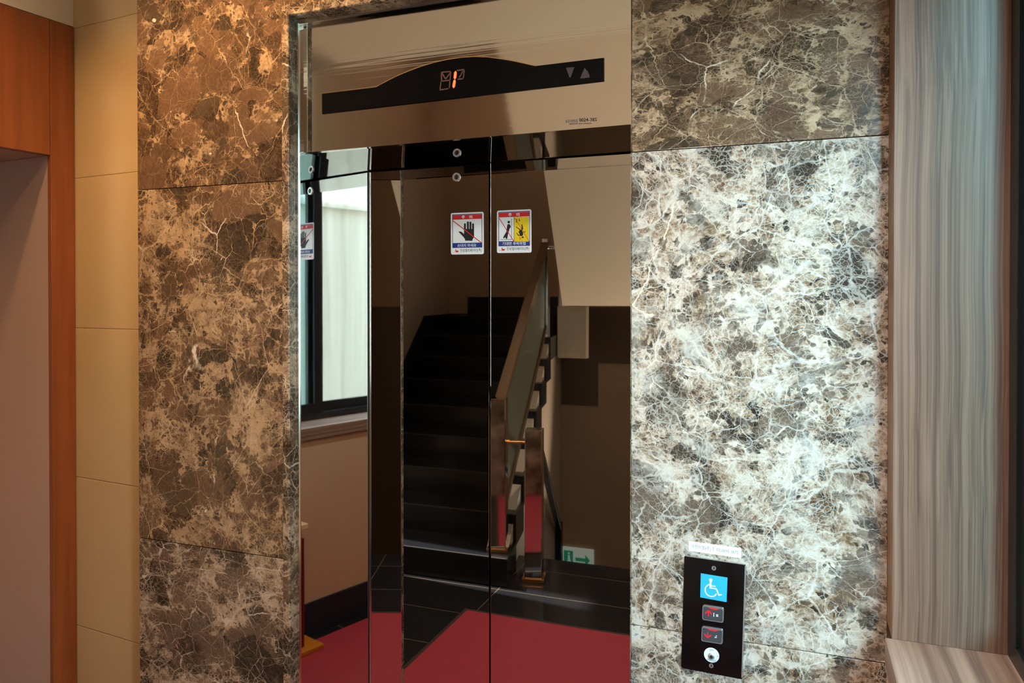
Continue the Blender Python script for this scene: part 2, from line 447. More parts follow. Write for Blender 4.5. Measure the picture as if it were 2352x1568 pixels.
MB().hexa([(JL - .02, TY + .002, 2.1135), (JR + .02, TY + .002, 2.1175), (JR + .02, DY + .03, 2.102), (JL - .02, DY + .03, 2.098),
           (JL - .02, TY + .002, 2.18), (JR + .02, TY + .002, 2.18), (JR + .02, DY + .03, 2.18), (JL - .02, DY + .03, 2.18)]).build('soffit', M['door'], lf)
MB().hexa([(JL, TY, 2.1125), (JR, TY, 2.1175), (JR, TY + .03, 2.1175), (JL, TY + .03, 2.1125),
           (JL, TY, 2.46), (JR, TY, 2.46), (JR, TY + .03, 2.46), (JL, TY + .03, 2.46)]).build('transom_panel', M['transom'], lf)
MB().box(XO0 - .02, XO1 + .02, TY + .031, DY, 2.19, 2.56).build('header_core', M['gap'], lf)

# lift doors
def leaf(name, x0, x1, label):
    d = empty(name, ((x0 + x1) / 2, DY, 0.0), label, 'door', kind='structure')
    MB().box(x0, x1, DY, DY + .035, 0.006, 2.098 + (x0 > -.9) * .003).build('leaf', M['door'], d, bevel=.0018)
    return d
MB().box(BL_ - .001, BL_ + .0035, DY - .005, DY - .0005, .007, 2.096).build('corner_gap', M['gap'], lf)
MB().box(BL_ + .0035, BL_ + .0055, DY - .004, DY - .0005, .007, 2.096).build('corner_edge', M['bead'], lf)
d1 = leaf('door_1', -1.30, -.8305, 'left leaf of the mirror steel lift door')
d2 = leaf('door_2', -.8270, -.35, 'right leaf of the mirror steel lift door')
kx, kz = pix(1049, 407, DY)
k = MB().ring((kx, kz), .0075, .0125, DY - .003, DY).build('keyhole', M['chrome'], d1)
MB().prism([(kx - .0075, kz - .0075), (kx + .0075, kz - .0075), (kx + .0075, kz + .0075), (kx - .0075, kz + .0075)], DY - .0005, DY - .0002).build('slot', M['keygrey'], k)
MB().prism([(kx - .002, kz - .006), (kx + .005, kz - .006), (kx + .005, kz - .003), (kx + .001, kz - .003), (kx + .001, kz + .006), (kx - .002, kz + .006)], DY - .0012, DY - .0006).build('key_slit', M['black'], k)
MB().box(-1.31, -.34, DY + .036, DY + .06, -.02, 2.2).build('lift_shaft_back', M['gap'], kind='structure')

# floor, ceilings
MB().box(-3.0, .17, mp(4.72), 2.25, -.15, 0).build('floor', M['floor'], kind='structure')
MB().box(-3.0, .75, mp(4.165), 2.25, CEIL, CEIL + .2).build('ceiling', M['ceil'], kind='structure')
MB().box(-4.4, .75, mp(8.0), mp(4.165) - .002, 4.6, 4.8).build('ceiling_stairwell', M['ceil'], kind='structure')
MB().box(-4.4, .75, mp(4.165) - .002, mp(4.165) + .12, CEIL + .201, 4.8).build('wall_stairwell_front', M['hallwall'], kind='structure')

# beige tile wall, turned six degrees from the marble
A6 = math.radians(6); C0 = Vector((-2.353, 1.934))
along = Vector((math.cos(A6), -math.sin(A6))); inward = Vector((math.sin(A6), math.cos(A6)))
def pl(u, w):                                          # u along the tile wall to the right, w into it
    q = C0 + along * u + inward * w; return (q.x, q.y)
MB().prism([pl(0, 0), pl(.72, 0), pl(.72, .2), pl(0, .2)], 0, CEIL + .2, 'z').build('wall_left_tile', M['tile'], kind='structure')
# left wall with the orange framed opening
ow, oh = .0863, 2.193
MB().prism([pl(-.45, 0.0), pl(-.0, 0.0), pl(-.0, .2), pl(-.45, .2)], 0, CEIL + .2, 'z').build('wall_left_corner', M['paint'], kind='structure')
MB().prism([pl(-.45, -.001), pl(0, -.001), pl(0, -1.15), pl(-.45, -1.15)], 2.652, CEIL + .2, 'z').build('wall_left_upper', M['paint'], kind='structure')
MB().prism([pl(-.45, -1.151), pl(0, -1.151), pl(0, -1.93), pl(-.45, -1.93)], 0, CEIL + .2, 'z').build('wall_left', M['paint'], kind='structure')
d3 = empty('door_3', pl(0, -.55) + (0,), 'orange wooden door frame with a deep brown reveal', 'door frame', kind='structure')
MB().prism([pl(.006, -.002), pl(.006, -ow), pl(-.012, -ow), pl(-.012, -.002)], 0, 2.648, 'z').build('stile', M['orange'], d3, bevel=.001)
MB().prism([pl(.006, -1.06), pl(.006, -1.148), pl(-.03, -1.148), pl(-.03, -1.06)], 0, 2.648, 'z').build('stile', M['orange'], d3, bevel=.001)
MB().prism([pl(.004, -ow - .001), pl(.004, -1.059), pl(-.03, -1.059), pl(-.03, -ow - .001)], oh, 2.648, 'z').build('head_panel', M['orange'], d3, bevel=.001)
MB().prism([pl(-.0125, -.002), pl(-.0125, -ow), pl(-.449, -ow), pl(-.449, -.002)], 0, oh - .001, 'z').build('reveal_side', M['reveal'], d3)
MB().prism([pl(-.0305, -1.06), pl(-.0305, -1.148), pl(-.449, -1.148), pl(-.449, -1.06)], 0, oh - .001, 'z').build('reveal_side', M['reveal'], d3)
MB().prism([pl(-.0305, -.002), pl(-.0305, -1.148), pl(-.449, -1.148), pl(-.449, -.002)], oh, 2.65, 'z').build('reveal_head', M['reveal'], d3)
MB().prism([pl(-.44, -ow - .001), pl(-.44, -1.059), pl(-.49, -1.059), pl(-.49, -ow - .001)], 0, oh - .002, 'z').build('door_leaf', M['reveal'], d3)

# right wall with the long window
WY0, WY1, WX, HEAD, SILL = -.95, 1.622, .40, 2.58, 1.054
MB().box(XR, .55, WY0, FY + .029, -1.7, SILL - .062).build('wall_right', M['paint'], kind='structure')
MB().box(XR, .55, WY0, 1.622, HEAD, CEIL).build('wall_right_lintel', M['paint'], kind='structure')
MB().box(XR, .55, mp(8.0), WY0 - .001, -1.7, 4.8).build('wall_right_stair', M['paint'], kind='structure')
MB().box(XR, .55, WY1, FY + .029, SILL, CEIL).build('trim_2', M['laminate'], bevel=.001, label='brown upright grained window reveal beside the marble', cat='trim', kind='structure')
MB().box(XR - .012, .55, WY0, WY1 + .003, SILL - .06, SILL).build('trim_3', M['sill'], bevel=.002, label='brown window sill under the black window', cat='sill', kind='structure')
win = empty('window_1', (WX, .1, SILL), 'black aluminium sliding window over the brown sill', 'window', kind='structure')
def fr(y0, y1, z0, z1, x0=.365, x1=.435): return MB().box(x0, x1, y0, y1, z0, z1).build('frame', M['black_alu'], win, bevel=.002)
fr(WY0, WY1, SILL, SILL + .035); fr(WY0, WY1, HEAD - .035, HEAD); fr(WY1 - .05, WY1, SILL + .035, HEAD - .035); fr(WY0, WY0 + .05, SILL + .035, HEAD - .035)
def sash(y0, y1, x, gm):
    s = MB()
    a, b, z0, z1 = y0, y1, SILL + .036, HEAD - .036
    s.box(x - .012, x + .012, a, a + .055, z0, z1); s.box(x - .012, x + .012, b - .055, b, z0, z1)
    s.box(x - .012, x + .012, a + .055, b - .055, z0, z0 + .05); s.box(x - .012, x + .012, a + .055, b - .055, z1 - .05, z1)
    o = s.build('sash', M['black_alu'], win)
    MB().box(x - .003, x + .003, a + .05, b - .05, z0 + .045, z1 - .045).build('pane', gm, o)
sash(1.0, WY1 - .051, .385, M['tealglass'])
sash(-.20, 1.075, .415, M['glass'])
sash(WY0 + .051, -.145, .385, M['glass'])

# skirting
def strip(p, q, z0, z1, t=.012):
    p, q = Vector(p), Vector(q); d = (q - p).normalized(); nrm = Vector((-d.y, d.x)) * t
    a = p + nrm; b = q + nrm
    return [(p.x, p.y, z0), (q.x, q.y, z0), (b.x, b.y, z0), (a.x, a.y, z0), (p.x, p.y, z1), (q.x, q.y, z1), (b.x, b.y, z1), (a.x, a.y, z1)]
MB().hexa(strip((XR - .001, mp(4.7)), (XR - .001, FY - .001), 0, .17)).build('baseboard_right', M['skirt'], kind='structure')

# stair hall
def sx(a, bp): return a - .2 * (bp - 4.3)
AL, AR, BB = -2.88, -1.62, 7.4
MB().box(-4.4, .55, mp(BB) - .2, mp(BB), -1.7, 4.8).build('wall_back', M['hallwall'], kind='structure')
MB().prism([(sx(AL, 4.35), mp(4.35)), (sx(AL, BB), mp(BB)), (sx(AL, BB) - .3, mp(BB)), (sx(AL, 4.35) - .3, mp(4.35))], 0, 4.8, 'z').build('wall_stair_left', M['hallwall'], kind='structure')
MB().prism([(-2.56, mp(4.045)), (-3.3, mp(4.045)), (-3.3, mp(4.15)), (-2.56, mp(4.15))], 0, 4.8, 'z').build('wall_left_return', M['paint'], kind='structure')

RISE, RUN, B0 = .17, .32, 4.17
st = empty('staircase', (-2.3, mp(5.2), 0), 'black granite stairs climbing behind the red mat, seen in the lift door', 'stairs')
for i in range(8):
    b0 = B0 + RUN * i - .015; b1 = B0 + RUN * (i + 1) if i < 7 else BB - .001
    z1 = RISE * (i + 1); z0 = z1 - RISE - (.03 if i else -.001)
    p = [(sx(AL, b0) + .001, mp(b0)), (sx(AR, b0), mp(b0)), (sx(AR, b1), mp(b1)), (sx(AL, b1) + .001, mp(b1))]
    o = MB().prism(p, z0, z1, 'z').build('step', M['granite'], st, bevel=.002)
    q = [(sx(AL, b0) + .02, mp(b0) + .0005), (sx(AR, b0) - .01, mp(b0) + .0005), (sx(AR, b0) - .01, mp(b0 + .012)), (sx(AL, b0) + .02, mp(b0 + .012))]
    MB().prism(q, z1 - .004, z1 + .0012, 'z').build('nosing', M['nosing'], o)
xs0, xs1 = -3.28, -2.30
MB().box(xs0, xs1, mp(BB) + .002, mp(6.95), RISE * 8, RISE * 9).build('step', M['granite'], st, bevel=.002)
# plastered side under the flight
prof2 = [(B0 + .02, .001), (B0 + .02, RISE - .04), (B0 + RUN * 7, RISE * 8 - .05), (BB - .002, RISE * 8 - .05), (BB - .002, -1.6), (4.73, -1.6), (4.73, .001)]
sidemb = MB(); vv = []
for off_a in (AR - .02, AR - .16):
    vv.append([sidemb.bm.verts.new((sx(off_a, u), mp(u), w)) for u, w in prof2])
sidemb.bm.faces.new(vv[0]); sidemb.bm.faces.new(vv[1][::-1])
for i in range(len(prof2)):
    j = (i + 1) % len(prof2); sidemb.bm.faces.new([vv[0][i], vv[0][j], vv[1][j], vv[1][i]])
sidemb.build('side_wall', M['paint'], st)
# skirting of the stair hall
sk = MB()
for (u0, z0, u1, z1) in ((B0 + .3, .36, B0 + RUN * 7, RISE * 8 + .18), (B0 + RUN * 7, RISE * 8 + .18, BB, RISE * 8 + .18)):
    a = [(sx(AL, u) + e, mp(u), z) for e in (.001, .013) for u, z in ((u0, z0 - .3), (u1, z1 - .3), (u1, z1), (u0, z0))]
    sk.hexa(a)
sk.box(sx(AL, BB), xs0, mp(BB) + .001, mp(BB) + .013, 1.3, 1.54)
sk.box(xs0, xs1 + .02, mp(BB) + .001, mp(BB) + .013, 1.3, 1.72)
sk.build('baseboard_stairs', M['granite'], kind='structure')

# soffit of the flight above
so = MB(); pts = []
for dz in (0, .18):
    for bp_, a_ in ((6.5, -1.96), (6.5, -.72), (4.17, -.72), (4.17, -1.45)):
        pts.append((a_, mp(bp_), 1.64 + (6.5 - bp_) * .583 + dz))
so.hexa(pts).build('ceiling_upper_flight', M['cream_paint'], kind='structure')
MB().box(-2.13, -1.85, mp(7.0), mp(6.9), 1.14, 1.63).build('wall_landing_end', M['cream_paint'], kind='structure')
MB().box(-2.12, -2.06, mp(6.98), mp(6.92), 1.63, 1.86).build('trim_4', M['white'], label='white upright trim at the stair landing end', cat='trim', kind='structure')
# stepped dark overlay, a thin slab on the back wall behind the lower flight
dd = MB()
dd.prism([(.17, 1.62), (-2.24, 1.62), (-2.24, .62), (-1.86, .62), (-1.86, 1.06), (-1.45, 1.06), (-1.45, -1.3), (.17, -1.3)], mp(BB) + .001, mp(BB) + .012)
dd.build('trim_5', M['overlay'], label='dark stepped overlay on the stair back wall', cat='overlay', kind='structure')

# flight going down
dn = empty('staircase', (-.7, mp(5.5), -1.5), 'black granite stairs going down beside the climbing flight', 'stairs')
for i in range(8):
    b0 = 4.72 + .29 * i; b1 = b0 + .29 if i < 7 else BB - .001
    z1 = -RISE * (i + 1)
    p = [(sx(-1.60, b0), mp(b0)), (.173, mp(b0)), (.173, mp(b1)), (sx(-1.60, b1), mp(b1))]
    MB().prism(p, z1 - .18, z1, 'z').build('step', M['granite'], dn, bevel=.002)

# railings
def beam(p, q, w, h):
    p, q = Vector(p), Vector(q); d = Vector((q.x - p.x, q.y - p.y, 0)).normalized(); nn = Vector((-d.y, d.x, 0)) * w / 2
    up = Vector((0, 0, h / 2))
    return MB().hexa([p - nn - up, q - nn - up, q + nn - up, p + nn - up, p - nn + up, q - nn + up, q + nn + up, p + nn + up])
def newel(name, x, y, z0, z1, par, w=.10):
    t = math.radians(-11); c_, s_ = math.cos(t), math.sin(t)
    sq = lambda h: [(x + u * c_ - v * s_, y + u * s_ + v * c_) for u, v in ((-h, -h), (h, -h), (h, h), (-h, h))]
    o = MB().prism(sq(w / 2), z0 + .02, z1, 'z').build(name, M['steel'], par, bevel=.004)
    MB().prism(sq(w / 2 + .015), z0 + .001, z0 + .022, 'z').build('base_plate', M['brass'], o, bevel=.003)
    return o
ru = empty('stair_railing', (-1.72, mp(4.306), RISE), 'railing with mirror steel newel post rising along the climbing stairs', 'railing')
newel('newel_post', -1.705, mp(4.306), RISE, 1.10, ru)
pA, pB = Vector((-1.72, mp(4.36), 1.06)), Vector((-2.10, mp(6.4), 2.18))
beam(pA, pB, .07, .055).build('handrail', M['rail'], ru, bevel=.006)
lo = Vector((0, 0, -.74))
beam(pA + Vector((0, 0, -.38)), pB + Vector((0, 0, -.38)), .016, .66).build('panel', M['railpanel'], ru)
beam(pA + lo, pB + lo, .045, .04).build('bottom_rail', M['rail'], ru, bevel=.004)
MB().box(-2.13, -2.07, mp(6.48), mp(6.41), RISE * 8, 2.24).build('end_post', M['steel'], ru, bevel=.004)
MB().tube((-2.07, mp(6.44), 2.16), (-1.97, mp(6.44), 2.16), .014).build('end_pin', M['chrome'], ru, smooth=False)
rd = empty('stair_railing', (-1.49, mp(4.35), 0), 'railing with shorter mirror steel newel post leading downstairs', 'railing')
newel('newel_post', -1.49, mp(4.35), 0, .915, rd, .105)
qA, qB = Vector((-1.50, mp(4.41), .86)), Vector((-2.13, mp(6.95), -.50))
beam(qA, qB, .05, .05).build('handrail', M['granite'], rd, bevel=.006)
MB().box(qB.x - .03, qB.x + .03, qB.y - .03, qB.y + .03, -1.36, -.44).build('end_post', M['granite'], rd, bevel=.003)
cr = MB().tube((-1.655, mp(4.315), .83), (-1.543, mp(4.345), .83), .010).build('cross_rod', M['brass'], rd)
MB().tube((-1.655, mp(4.315), .83), (-1.640, mp(4.319), .83), .018).build('collar', M['brass'], cr)

# ------------------------------------------------------------------ print helpers
def text_polys(s, weight=0.0):
    cu = bpy.data.curves.new('t', 'FONT'); cu.body = s; cu.size = 1; cu.offset = weight; cu.resolution_u = 3
    o = bpy.data.objects.new('t', cu); C.objects.link(o)
    dg = bpy.context.evaluated_depsgraph_get()
    me = bpy.data.meshes.new_from_object(o.evaluated_get(dg))
    vs = [v.co.copy() for v in me.vertices]; fs = [list(p.vertices) for p in me.polygons]
    bpy.data.objects.remove(o); bpy.data.curves.remove(cu); bpy.data.meshes.remove(me)
    return vs, fs

class Sheet:
    """flat print on a quad given by its four corners (top-left, top-right, bottom-right, bottom-left); u right, v down"""
    def __init__(s, tl, tr, br, bl, n):
        s.c = [Vector(q) for q in (tl, tr, br, bl)]; s.n = Vector(n)
    def at(s, u, v, lift):
        a = s.c[0].lerp(s.c[1], u); b = s.c[3].lerp(s.c[2], u)
        return a.lerp(b, v) + s.n * lift
    def poly(s, mb, uv, lift, thick=0.0):
        A = [mb.bm.verts.new(s.at(u, v, lift)) for u, v in uv]
        mb.bm.faces.new(A)
        if thick:
            B = [mb.bm.verts.new(s.at(u, v, lift - thick)) for u, v in uv]
            mb.bm.faces.new(B[::-1])
            for i in range(len(A)):
                j = (i + 1) % len(A); mb.bm.faces.new([A[i], B[i], B[j], A[j]])
        return mb
    def rect(s, mb, u0, v0, u1, v1, lift, thick=0.0): return s.poly(mb, [(u0, v0), (u1, v0), (u1, v1), (u0, v1)], lift, thick)
    def rrect(s, mb, u0, v0, u1, v1, ru, rv, lift, thick=0.0):
        p = []
        for cx_, cy_, a0 in ((u1 - ru, v0 + rv, -90), (u1 - ru, v1 - rv, 0), (u0 + ru, v1 - rv, 90), (u0 + ru, v0 + rv, 180)):
            for k_ in range(5):
                a = math.radians(a0 + k_ * 22.5); p.append((cx_ + ru * math.cos(a), cy_ + rv * math.sin(a)))
        return s.poly(mb, p, lift, thick)
    def line(s, mb, u0, v0, u1, v1, w, lift, asp=1.0):
        d = Vector((u1 - u0, (v1 - v0) * asp)).normalized(); nu, nv = -d.y * w / 2, d.x * w / 2 / asp
        return s.poly(mb, [(u0 + nu, v0 + nv), (u1 + nu, v1 + nv), (u1 - nu, v1 - nv), (u0 - nu, v0 - nv)], lift)
    def disc(s, mb, u, v, ru, rv, lift, n=24):
        return s.poly(mb, [(u + ru * math.cos(2 * math.pi * i / n), v + rv * math.sin(2 * math.pi * i / n)) for i in range(n)], lift)
    def text(s, mb, st_, u0, v0, u1, v1, lift, weight=0.0):
        vs, fs = text_polys(st_, weight)
        x0, x1 = min(v.x for v in vs), max(v.x for v in vs); y0, y1 = min(v.y for v in vs), max(v.y for v in vs)
        V = [mb.bm.verts.new(s.at(u0 + (v.x - x0) / (x1 - x0) * (u1 - u0), v1 - (v.y - y0) / (y1 - y0) * (v1 - v0), lift)) for v in vs]
        for f_ in fs:
            try: mb.bm.faces.new([V[i] for i in f_])
            except ValueError: pass
        return mb
def P3(px, py, Y):
    x, z = pix(px, py, Y); return (x, Y, z)
def sheet(pxs, Y): return Sheet(*[P3(a, b, Y) for a, b in pxs], (0, -1, 0))

# ------------------------------------------------------------------ floor indicator in the transom
YD = TY - .0005
ind = empty('floor_indicator', P3(1064, 263, YD), 'black arched floor indicator showing a red 1 above the lift doors', 'display')
top = [(866, 202), (888, 190), (912, 178), (940, 166), (970, 155), (1000, 146), (1030, 139.5), (1060, 135), (1090, 133), (1120, 134), (1150, 138), (1180, 143), (1205, 148.5), (1229, 154)]
outline = [(742, 217)] + top + [(1387, 135), (1387, 188), (742, 263)]
mb = MB(); mb.prism([pix(a, b, YD) for a, b in outline], YD - .003, YD); mb.build('face_plate', M['darkglass'], ind)
mb = MB(); e = [pix(a, b, YD) for a, b in [(742, 217)] + top]
for a, b in zip(e, e[1:]):
    mb.prism([a, b, (b[0], b[1] + .0022), (a[0], a[1] + .0022)], YD - .0034, YD)
mb.build('gilt_edge', M['gold'], ind)
YL = YD - .0034
def segs(mb, lst, w):
    for (x0, y0, x1, y1) in lst:
        a, b = Vector(pix(x0, y0, YL)), Vector(pix(x1, y1, YL)); d = (b - a).normalized(); nn = Vector((-d.y, d.x)) * w / 2
        t = d * w * .55
        mb.prism([tuple(a), tuple(a + t + nn), tuple(b - t + nn), tuple(b), tuple(b - t - nn), tuple(a + t - nn)], YL - .0004, YL)
    return mb
S = .0049
segs(MB(), [(1047, 164.5, 1045, 183.5), (1045, 184, 1042, 203.5)], .0058).build('lit_digit', M['led'], ind)
dim = [(1013.5, 167.5, 1036, 165.5), (1014.5, 167.5, 1014.5, 187.5), (1036, 166, 1034, 185.5), (1014.5, 187.5, 1034, 185.5), (1013.5, 188, 1011, 207.5),
       (1034, 186.5, 1032.5, 204), (1010, 208, 1031, 204.5), (1015.5, 169, 1024, 183), (1035, 168, 1024, 183),
       (1049, 163.5, 1067, 161), (1067, 162, 1064.5, 181.5), (1051, 183.5, 1064.5, 182), (1065, 163, 1055, 180)]
segs(MB(), [(1047, 164.0, 1045, 184.2), (1045, 183.4, 1042, 204.2)], .0088).build('lit_digit_halo_rim', M['ledrim'], ind)  # red halo of the lit digit, painted as wider glowing segments
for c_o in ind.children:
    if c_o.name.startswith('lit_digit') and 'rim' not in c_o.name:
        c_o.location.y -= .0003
segs(MB(), dim, .0030).build('unlit_segments', M['dimled'], ind)
mb = MB(); mb.prism([pix(a, b, YL) for a, b in ((1300, 157), (1319, 155.5), (1312, 175), (1310, 179.5), (1307.5, 179))], YL - .0004, YL)
mb.build('down_arrow', M['dimarrow'], ind)
mb = MB(); mb.prism([pix(a, b, YL) for a, b in ((1342.5, 157.5), (1350, 166), (1353.5, 175), (1353.5, 179.5), (1332, 181.5))], YL - .0004, YL)
mb.build('up_arrow', M['dimarrow'], ind)

# number plate on the transom
YS = TY - .0006
sn = sheet([(1297, 270.5), (1373, 268), (1373, 285.5), (1297, 288)], YS)
pt = empty('number_sticker', P3(1333, 288, YS), 'tiny printed lift number 0024-385 at lower right of the transom', 'sticker')
mb = MB(); sn.text(mb, '0024-385', .43, .18, .96, .62, .0002, .012); mb.build('number_lettering', M['black'], pt)
mb = MB(); sn.text(mb, '승강기번호표', .02, .28, .39, .72, .0002, .012); mb.build('word_lettering', M['grey'], pt)
mb = MB(); sn.text(mb, '행정안전부 승강기안전공단', .14, .80, .80, .95, .0002, .01); mb.build('small_lettering', M['black'], pt)

# ------------------------------------------------------------------ warning stickers on the doors
def caution(pxs, label):
    s = sheet(pxs, DY - .0004)
    root = empty('warning_sticker', s.at(.5, 1, 0), label, 'sticker', 'warning stickers on the lift doors')
    W_ = MB(); s.rrect(W_, 0, 0, 1, 1, .05, .04, .0002, .0002); W_.build('backing', M['white'], root)
    b = MB()
    for q in ((.045, .035, .955, .052), (.045, .052, .062, .75), (.938, .052, .955, .75), (.045, .725, .955, .842)): s.rect(b, *q, .0004)
    b.build('blue_print', M['navy'], root)
    r = MB(); s.rect(r, .062, .055, .938, .162, .00045); r.build('red_band', M['red'], root)
    t = MB(); s.text(t, '주', .335, .07, .435, .148, .0006, .025); s.text(t, '의', .56, .07, .66, .148, .0006, .025); t.build('title_lettering', M['white'], root)
    # maker's line with a small red swan
    l = MB(); s.text(l, '진성엘리베이터(주)', .285, .868, .93, .955, .0005, .006); l.build('maker_lettering', M['black'], root)
    g = MB()
    s.poly(g, [(.14, .875), (.155, .868), (.165, .885), (.158, .90), (.185, .908), (.225, .905), (.238, .915), (.222, .945), (.145, .945), (.138, .915)], .0005)
    s.line(g, .06, .945, .135, .94, .006, .0005, 1.2)
    g.build('maker_emblem', M['red'], root)
    return s, root
s1, r1 = caution([(1035.5, 489.5), (1111, 486.5), (1111.5, 583.5), (1036, 584.5)], 'white and red no-touch sticker with black hand on the left lift door')
t = MB(); s1.text(t, '손대지 마세요', .205, .748, .775, .822, .0006, .012); t.build('footer_lettering', M['white'], r1)
def zc(x, y): return ((x - 470) / 635, (y - (328 - 25 * (x - 470) / 635)) / 800)
h = MB()
L1 = .0005
for k_, (x, yt, yb) in enumerate(((746, 522, 660), (802, 488, 650), (852, 490, 650), (902, 522, 660))):
    s1.poly(h, [zc(x - 19, yb), zc(x - 19, yt + 14), zc(x - 12, yt + 3), zc(x, yt), zc(x + 12, yt + 3), zc(x + 19, yt + 14), zc(x + 19, yb)], L1 + k_ * 1e-5)
s1.poly(h, [zc(728, 630), zc(921, 630), zc(921, 770), zc(912, 800), zc(890, 828), zc(888, 856), zc(748, 856), zc(744, 825), zc(720, 790), zc(660, 725), zc(622, 692), zc(628, 681), zc(668, 681), zc(700, 702), zc(727, 730)], L1 + 6e-5)
h.build('hand_symbol', M['black'], r1)
g = MB(); a, b = zc(510, 472), zc(1057, 887); s1.line(g, *a, *b, .024, .00065, 1.2); g.build('red_slash', M['red'], r1)

s2, r2 = caution([(1141.5, 484), (1220.5, 480.5), (1221, 580), (1141.5, 581)], 'white and yellow no-leaning sticker with falling figure on the right lift door')
def zd(x, y): return ((x - 1355) / 670, (y - (285 - 27 * (x - 1355) / 670)) / 815)
y_ = MB(); s2.poly(y_, [zd(1695, 408), zd(1976, 402), zd(1976, 866), zd(1695, 872)], .0005); y_.build('yellow_panel', M['yellow'], r2)
t = MB(); s2.text(t, '기대면 추락위험', .16, .742, .83, .822, .0006, .012); t.build('footer_lettering', M['white'], r2)
f = MB()
s2.poly(f, [zd(1686, 410), zd(1694, 410), zd(1694, 870), zd(1686, 870)], .00055)
s2.poly(f, [zd(1639, 436), zd(1647, 436), zd(1647, 836), zd(1639, 836)], .00055)
s2.poly(f, [zd(1430, 836), zd(1642, 828), zd(1642, 836), zd(1430, 844)], .00055)
c_ = zd(1588, 503); s2.disc(f, *c_, .038, .031, .0006)
s2.poly(f, [zd(*q) for q in ((1562, 545), (1590, 540), (1612, 548), (1624, 575), (1629, 592), (1618, 615), (1604, 625), (1590, 680), (1572, 740), (1560, 815), (1548, 827), (1533, 822), (1520, 790), (1512, 800), (1502, 815), (1482, 813), (1478, 795), (1500, 755), (1540, 690), (1550, 620))], .0006)
for q in (((1736, 443), (1750, 443), (1746, 508), (1731, 510)), ((1775, 440), (1790, 440), (1810, 482), (1795, 488)),
          ((1728, 580), (1738, 590), (1790, 622), (1812, 632), (1806, 650), (1775, 632), (1726, 598)),
          ((1836, 545), (1852, 541), (1866, 632), (1852, 652), (1834, 640)),
          ((1806, 645), (1850, 640), (1848, 672), (1866, 708), (1862, 750), (1836, 768), (1812, 764), (1790, 710), (1778, 690)),
          ((1858, 680), (1915, 681), (1917, 690), (1862, 694)),
          ((1736, 712), (1750, 705), (1772, 740), (1816, 750), (1818, 764), (1768, 758))):
    s2.poly(f, [zd(*p) for p in q], .00062)
c_ = zd(1858, 788); s2.disc(f, *c_, .027, .022, .00062)
f.build('figure_symbols', M['black'], r2)
g = MB(); s2.line(g, *zd(1400, 430), *zd(1686, 868), .02, .0007, 1.2); s2.line(g, *zd(1700, 415), *zd(1975, 858), .013, .0007, 1.2)
for q in (((1780, 790), (1830, 796)), ((1830, 796), (1808, 815)), ((1808, 815), (1826, 836)), ((1790, 800), (1812, 818)), ((1812, 818), (1790, 845)), ((1822, 852), (1828, 858)), ((1842, 848), (1852, 850))):
    s2.line(g, *zd(*q[0]), *zd(*q[1]), .010, .0007, 1.2)
g.build('red_slashes', M['red'], r2)

# ------------------------------------------------------------------ call panel and phone label on the marble
YP = FY - .005
tl, tr, br, bl = [P3(a, b, YP) for a, b in ((1573.3, 1277.3), (1714.7, 1298.1), (1707, 1563.6), (1566.5, 1537))]
cp = empty('call_panel', ((bl[0] + br[0]) / 2, FY, bl[2]), 'black mirror lift call panel with two buttons on the right marble', 'call panel')
sp = Sheet(tl, tr, br, bl, (0, -1, 0))
mb = MB(); sp.rrect(mb, 0, 0, 1, 1, .03, .016, 0, .0048); mb.build('face_plate', M['plate'], cp)
mb = MB()
for q in ((.02, -.003, .98, .004), (.985, .01, 1.004, .985)): sp.rect(mb, *q, .0003, .004)
mb.build('bright_edge', M['chrome'], cp)
# photo crop frame -> plate frame
TLz, TRz, BRz, BLz = (150, 258), (787, 352), (752, 1548), (122, 1428)
def zp(x, y):
    u = v = .5
    for _ in range(12):
        lx = BLz[0] * v + TLz[0] * (1 - v); rx = BRz[0] * v + TRz[0] * (1 - v); u = (x - lx) / (rx - lx)
        ty = TLz[1] + (TRz[1] - TLz[1]) * u; by = BLz[1] + (BRz[1] - BLz[1]) * u; v = (y - ty) / (by - ty)
    return u, v
ASP = .252 / .131
for (x, y) in ((460, 388), (436, 1404)):
    u, v = zp(x, y); sc = MB(); sp.disc(sc, u, v, .037, .037 / ASP, .0012); o = sc.build('screw', M['chrome'], cp)
    cr_ = MB(); sp.line(cr_, u - .016, v - .010, u + .02, v + .008, .011, .0014, ASP); sp.line(cr_, u + .014, v - .012, u - .008, v + .012, .011, .0014, ASP); cr_.build('cross_slot', M['black'], o)
ws = MB(); sp.poly(ws, [zp(324, 442), zp(601, 487), zp(592, 742), zp(319, 692)], .0004, .0004); wso = ws.build('wheelchair_sign', M['sky_blue'], cp)
wm = MB(); c_ = zp(428, 512); sp.disc(wm, *c_, .027, .027 / ASP, .0006)
def stroke(mb, pts, w, lift):
    q = [zp(*p) for p in pts]
    for i, (a, b) in enumerate(zip(q, q[1:])): sp.line(mb, *a, *b, w, lift + i * 1.5e-5, ASP)
    for i, a in enumerate(q[1:-1]): sp.disc(mb, *a, w / 2, w / 2 / ASP, lift + i * 1.5e-5 + 7e-6, 10)
    return mb
stroke(wm, [(428, 510), (425, 600)], .030, .0006)
stroke(wm, [(424, 592), (488, 604), (512, 668), (542, 664)], .020, .00085)
stroke(wm, [(428, 570), (480, 578)], .017, .00075)
arc = [(432 + 62 * math.cos(math.radians(a)), 620 + 62 * math.sin(math.radians(a)) + 8 * math.cos(math.radians(a))) for a in range(25, 262, 12)]
stroke(wm, arc, .018, .0010); wm.build('wheelchair_symbol', M['white'], wso)
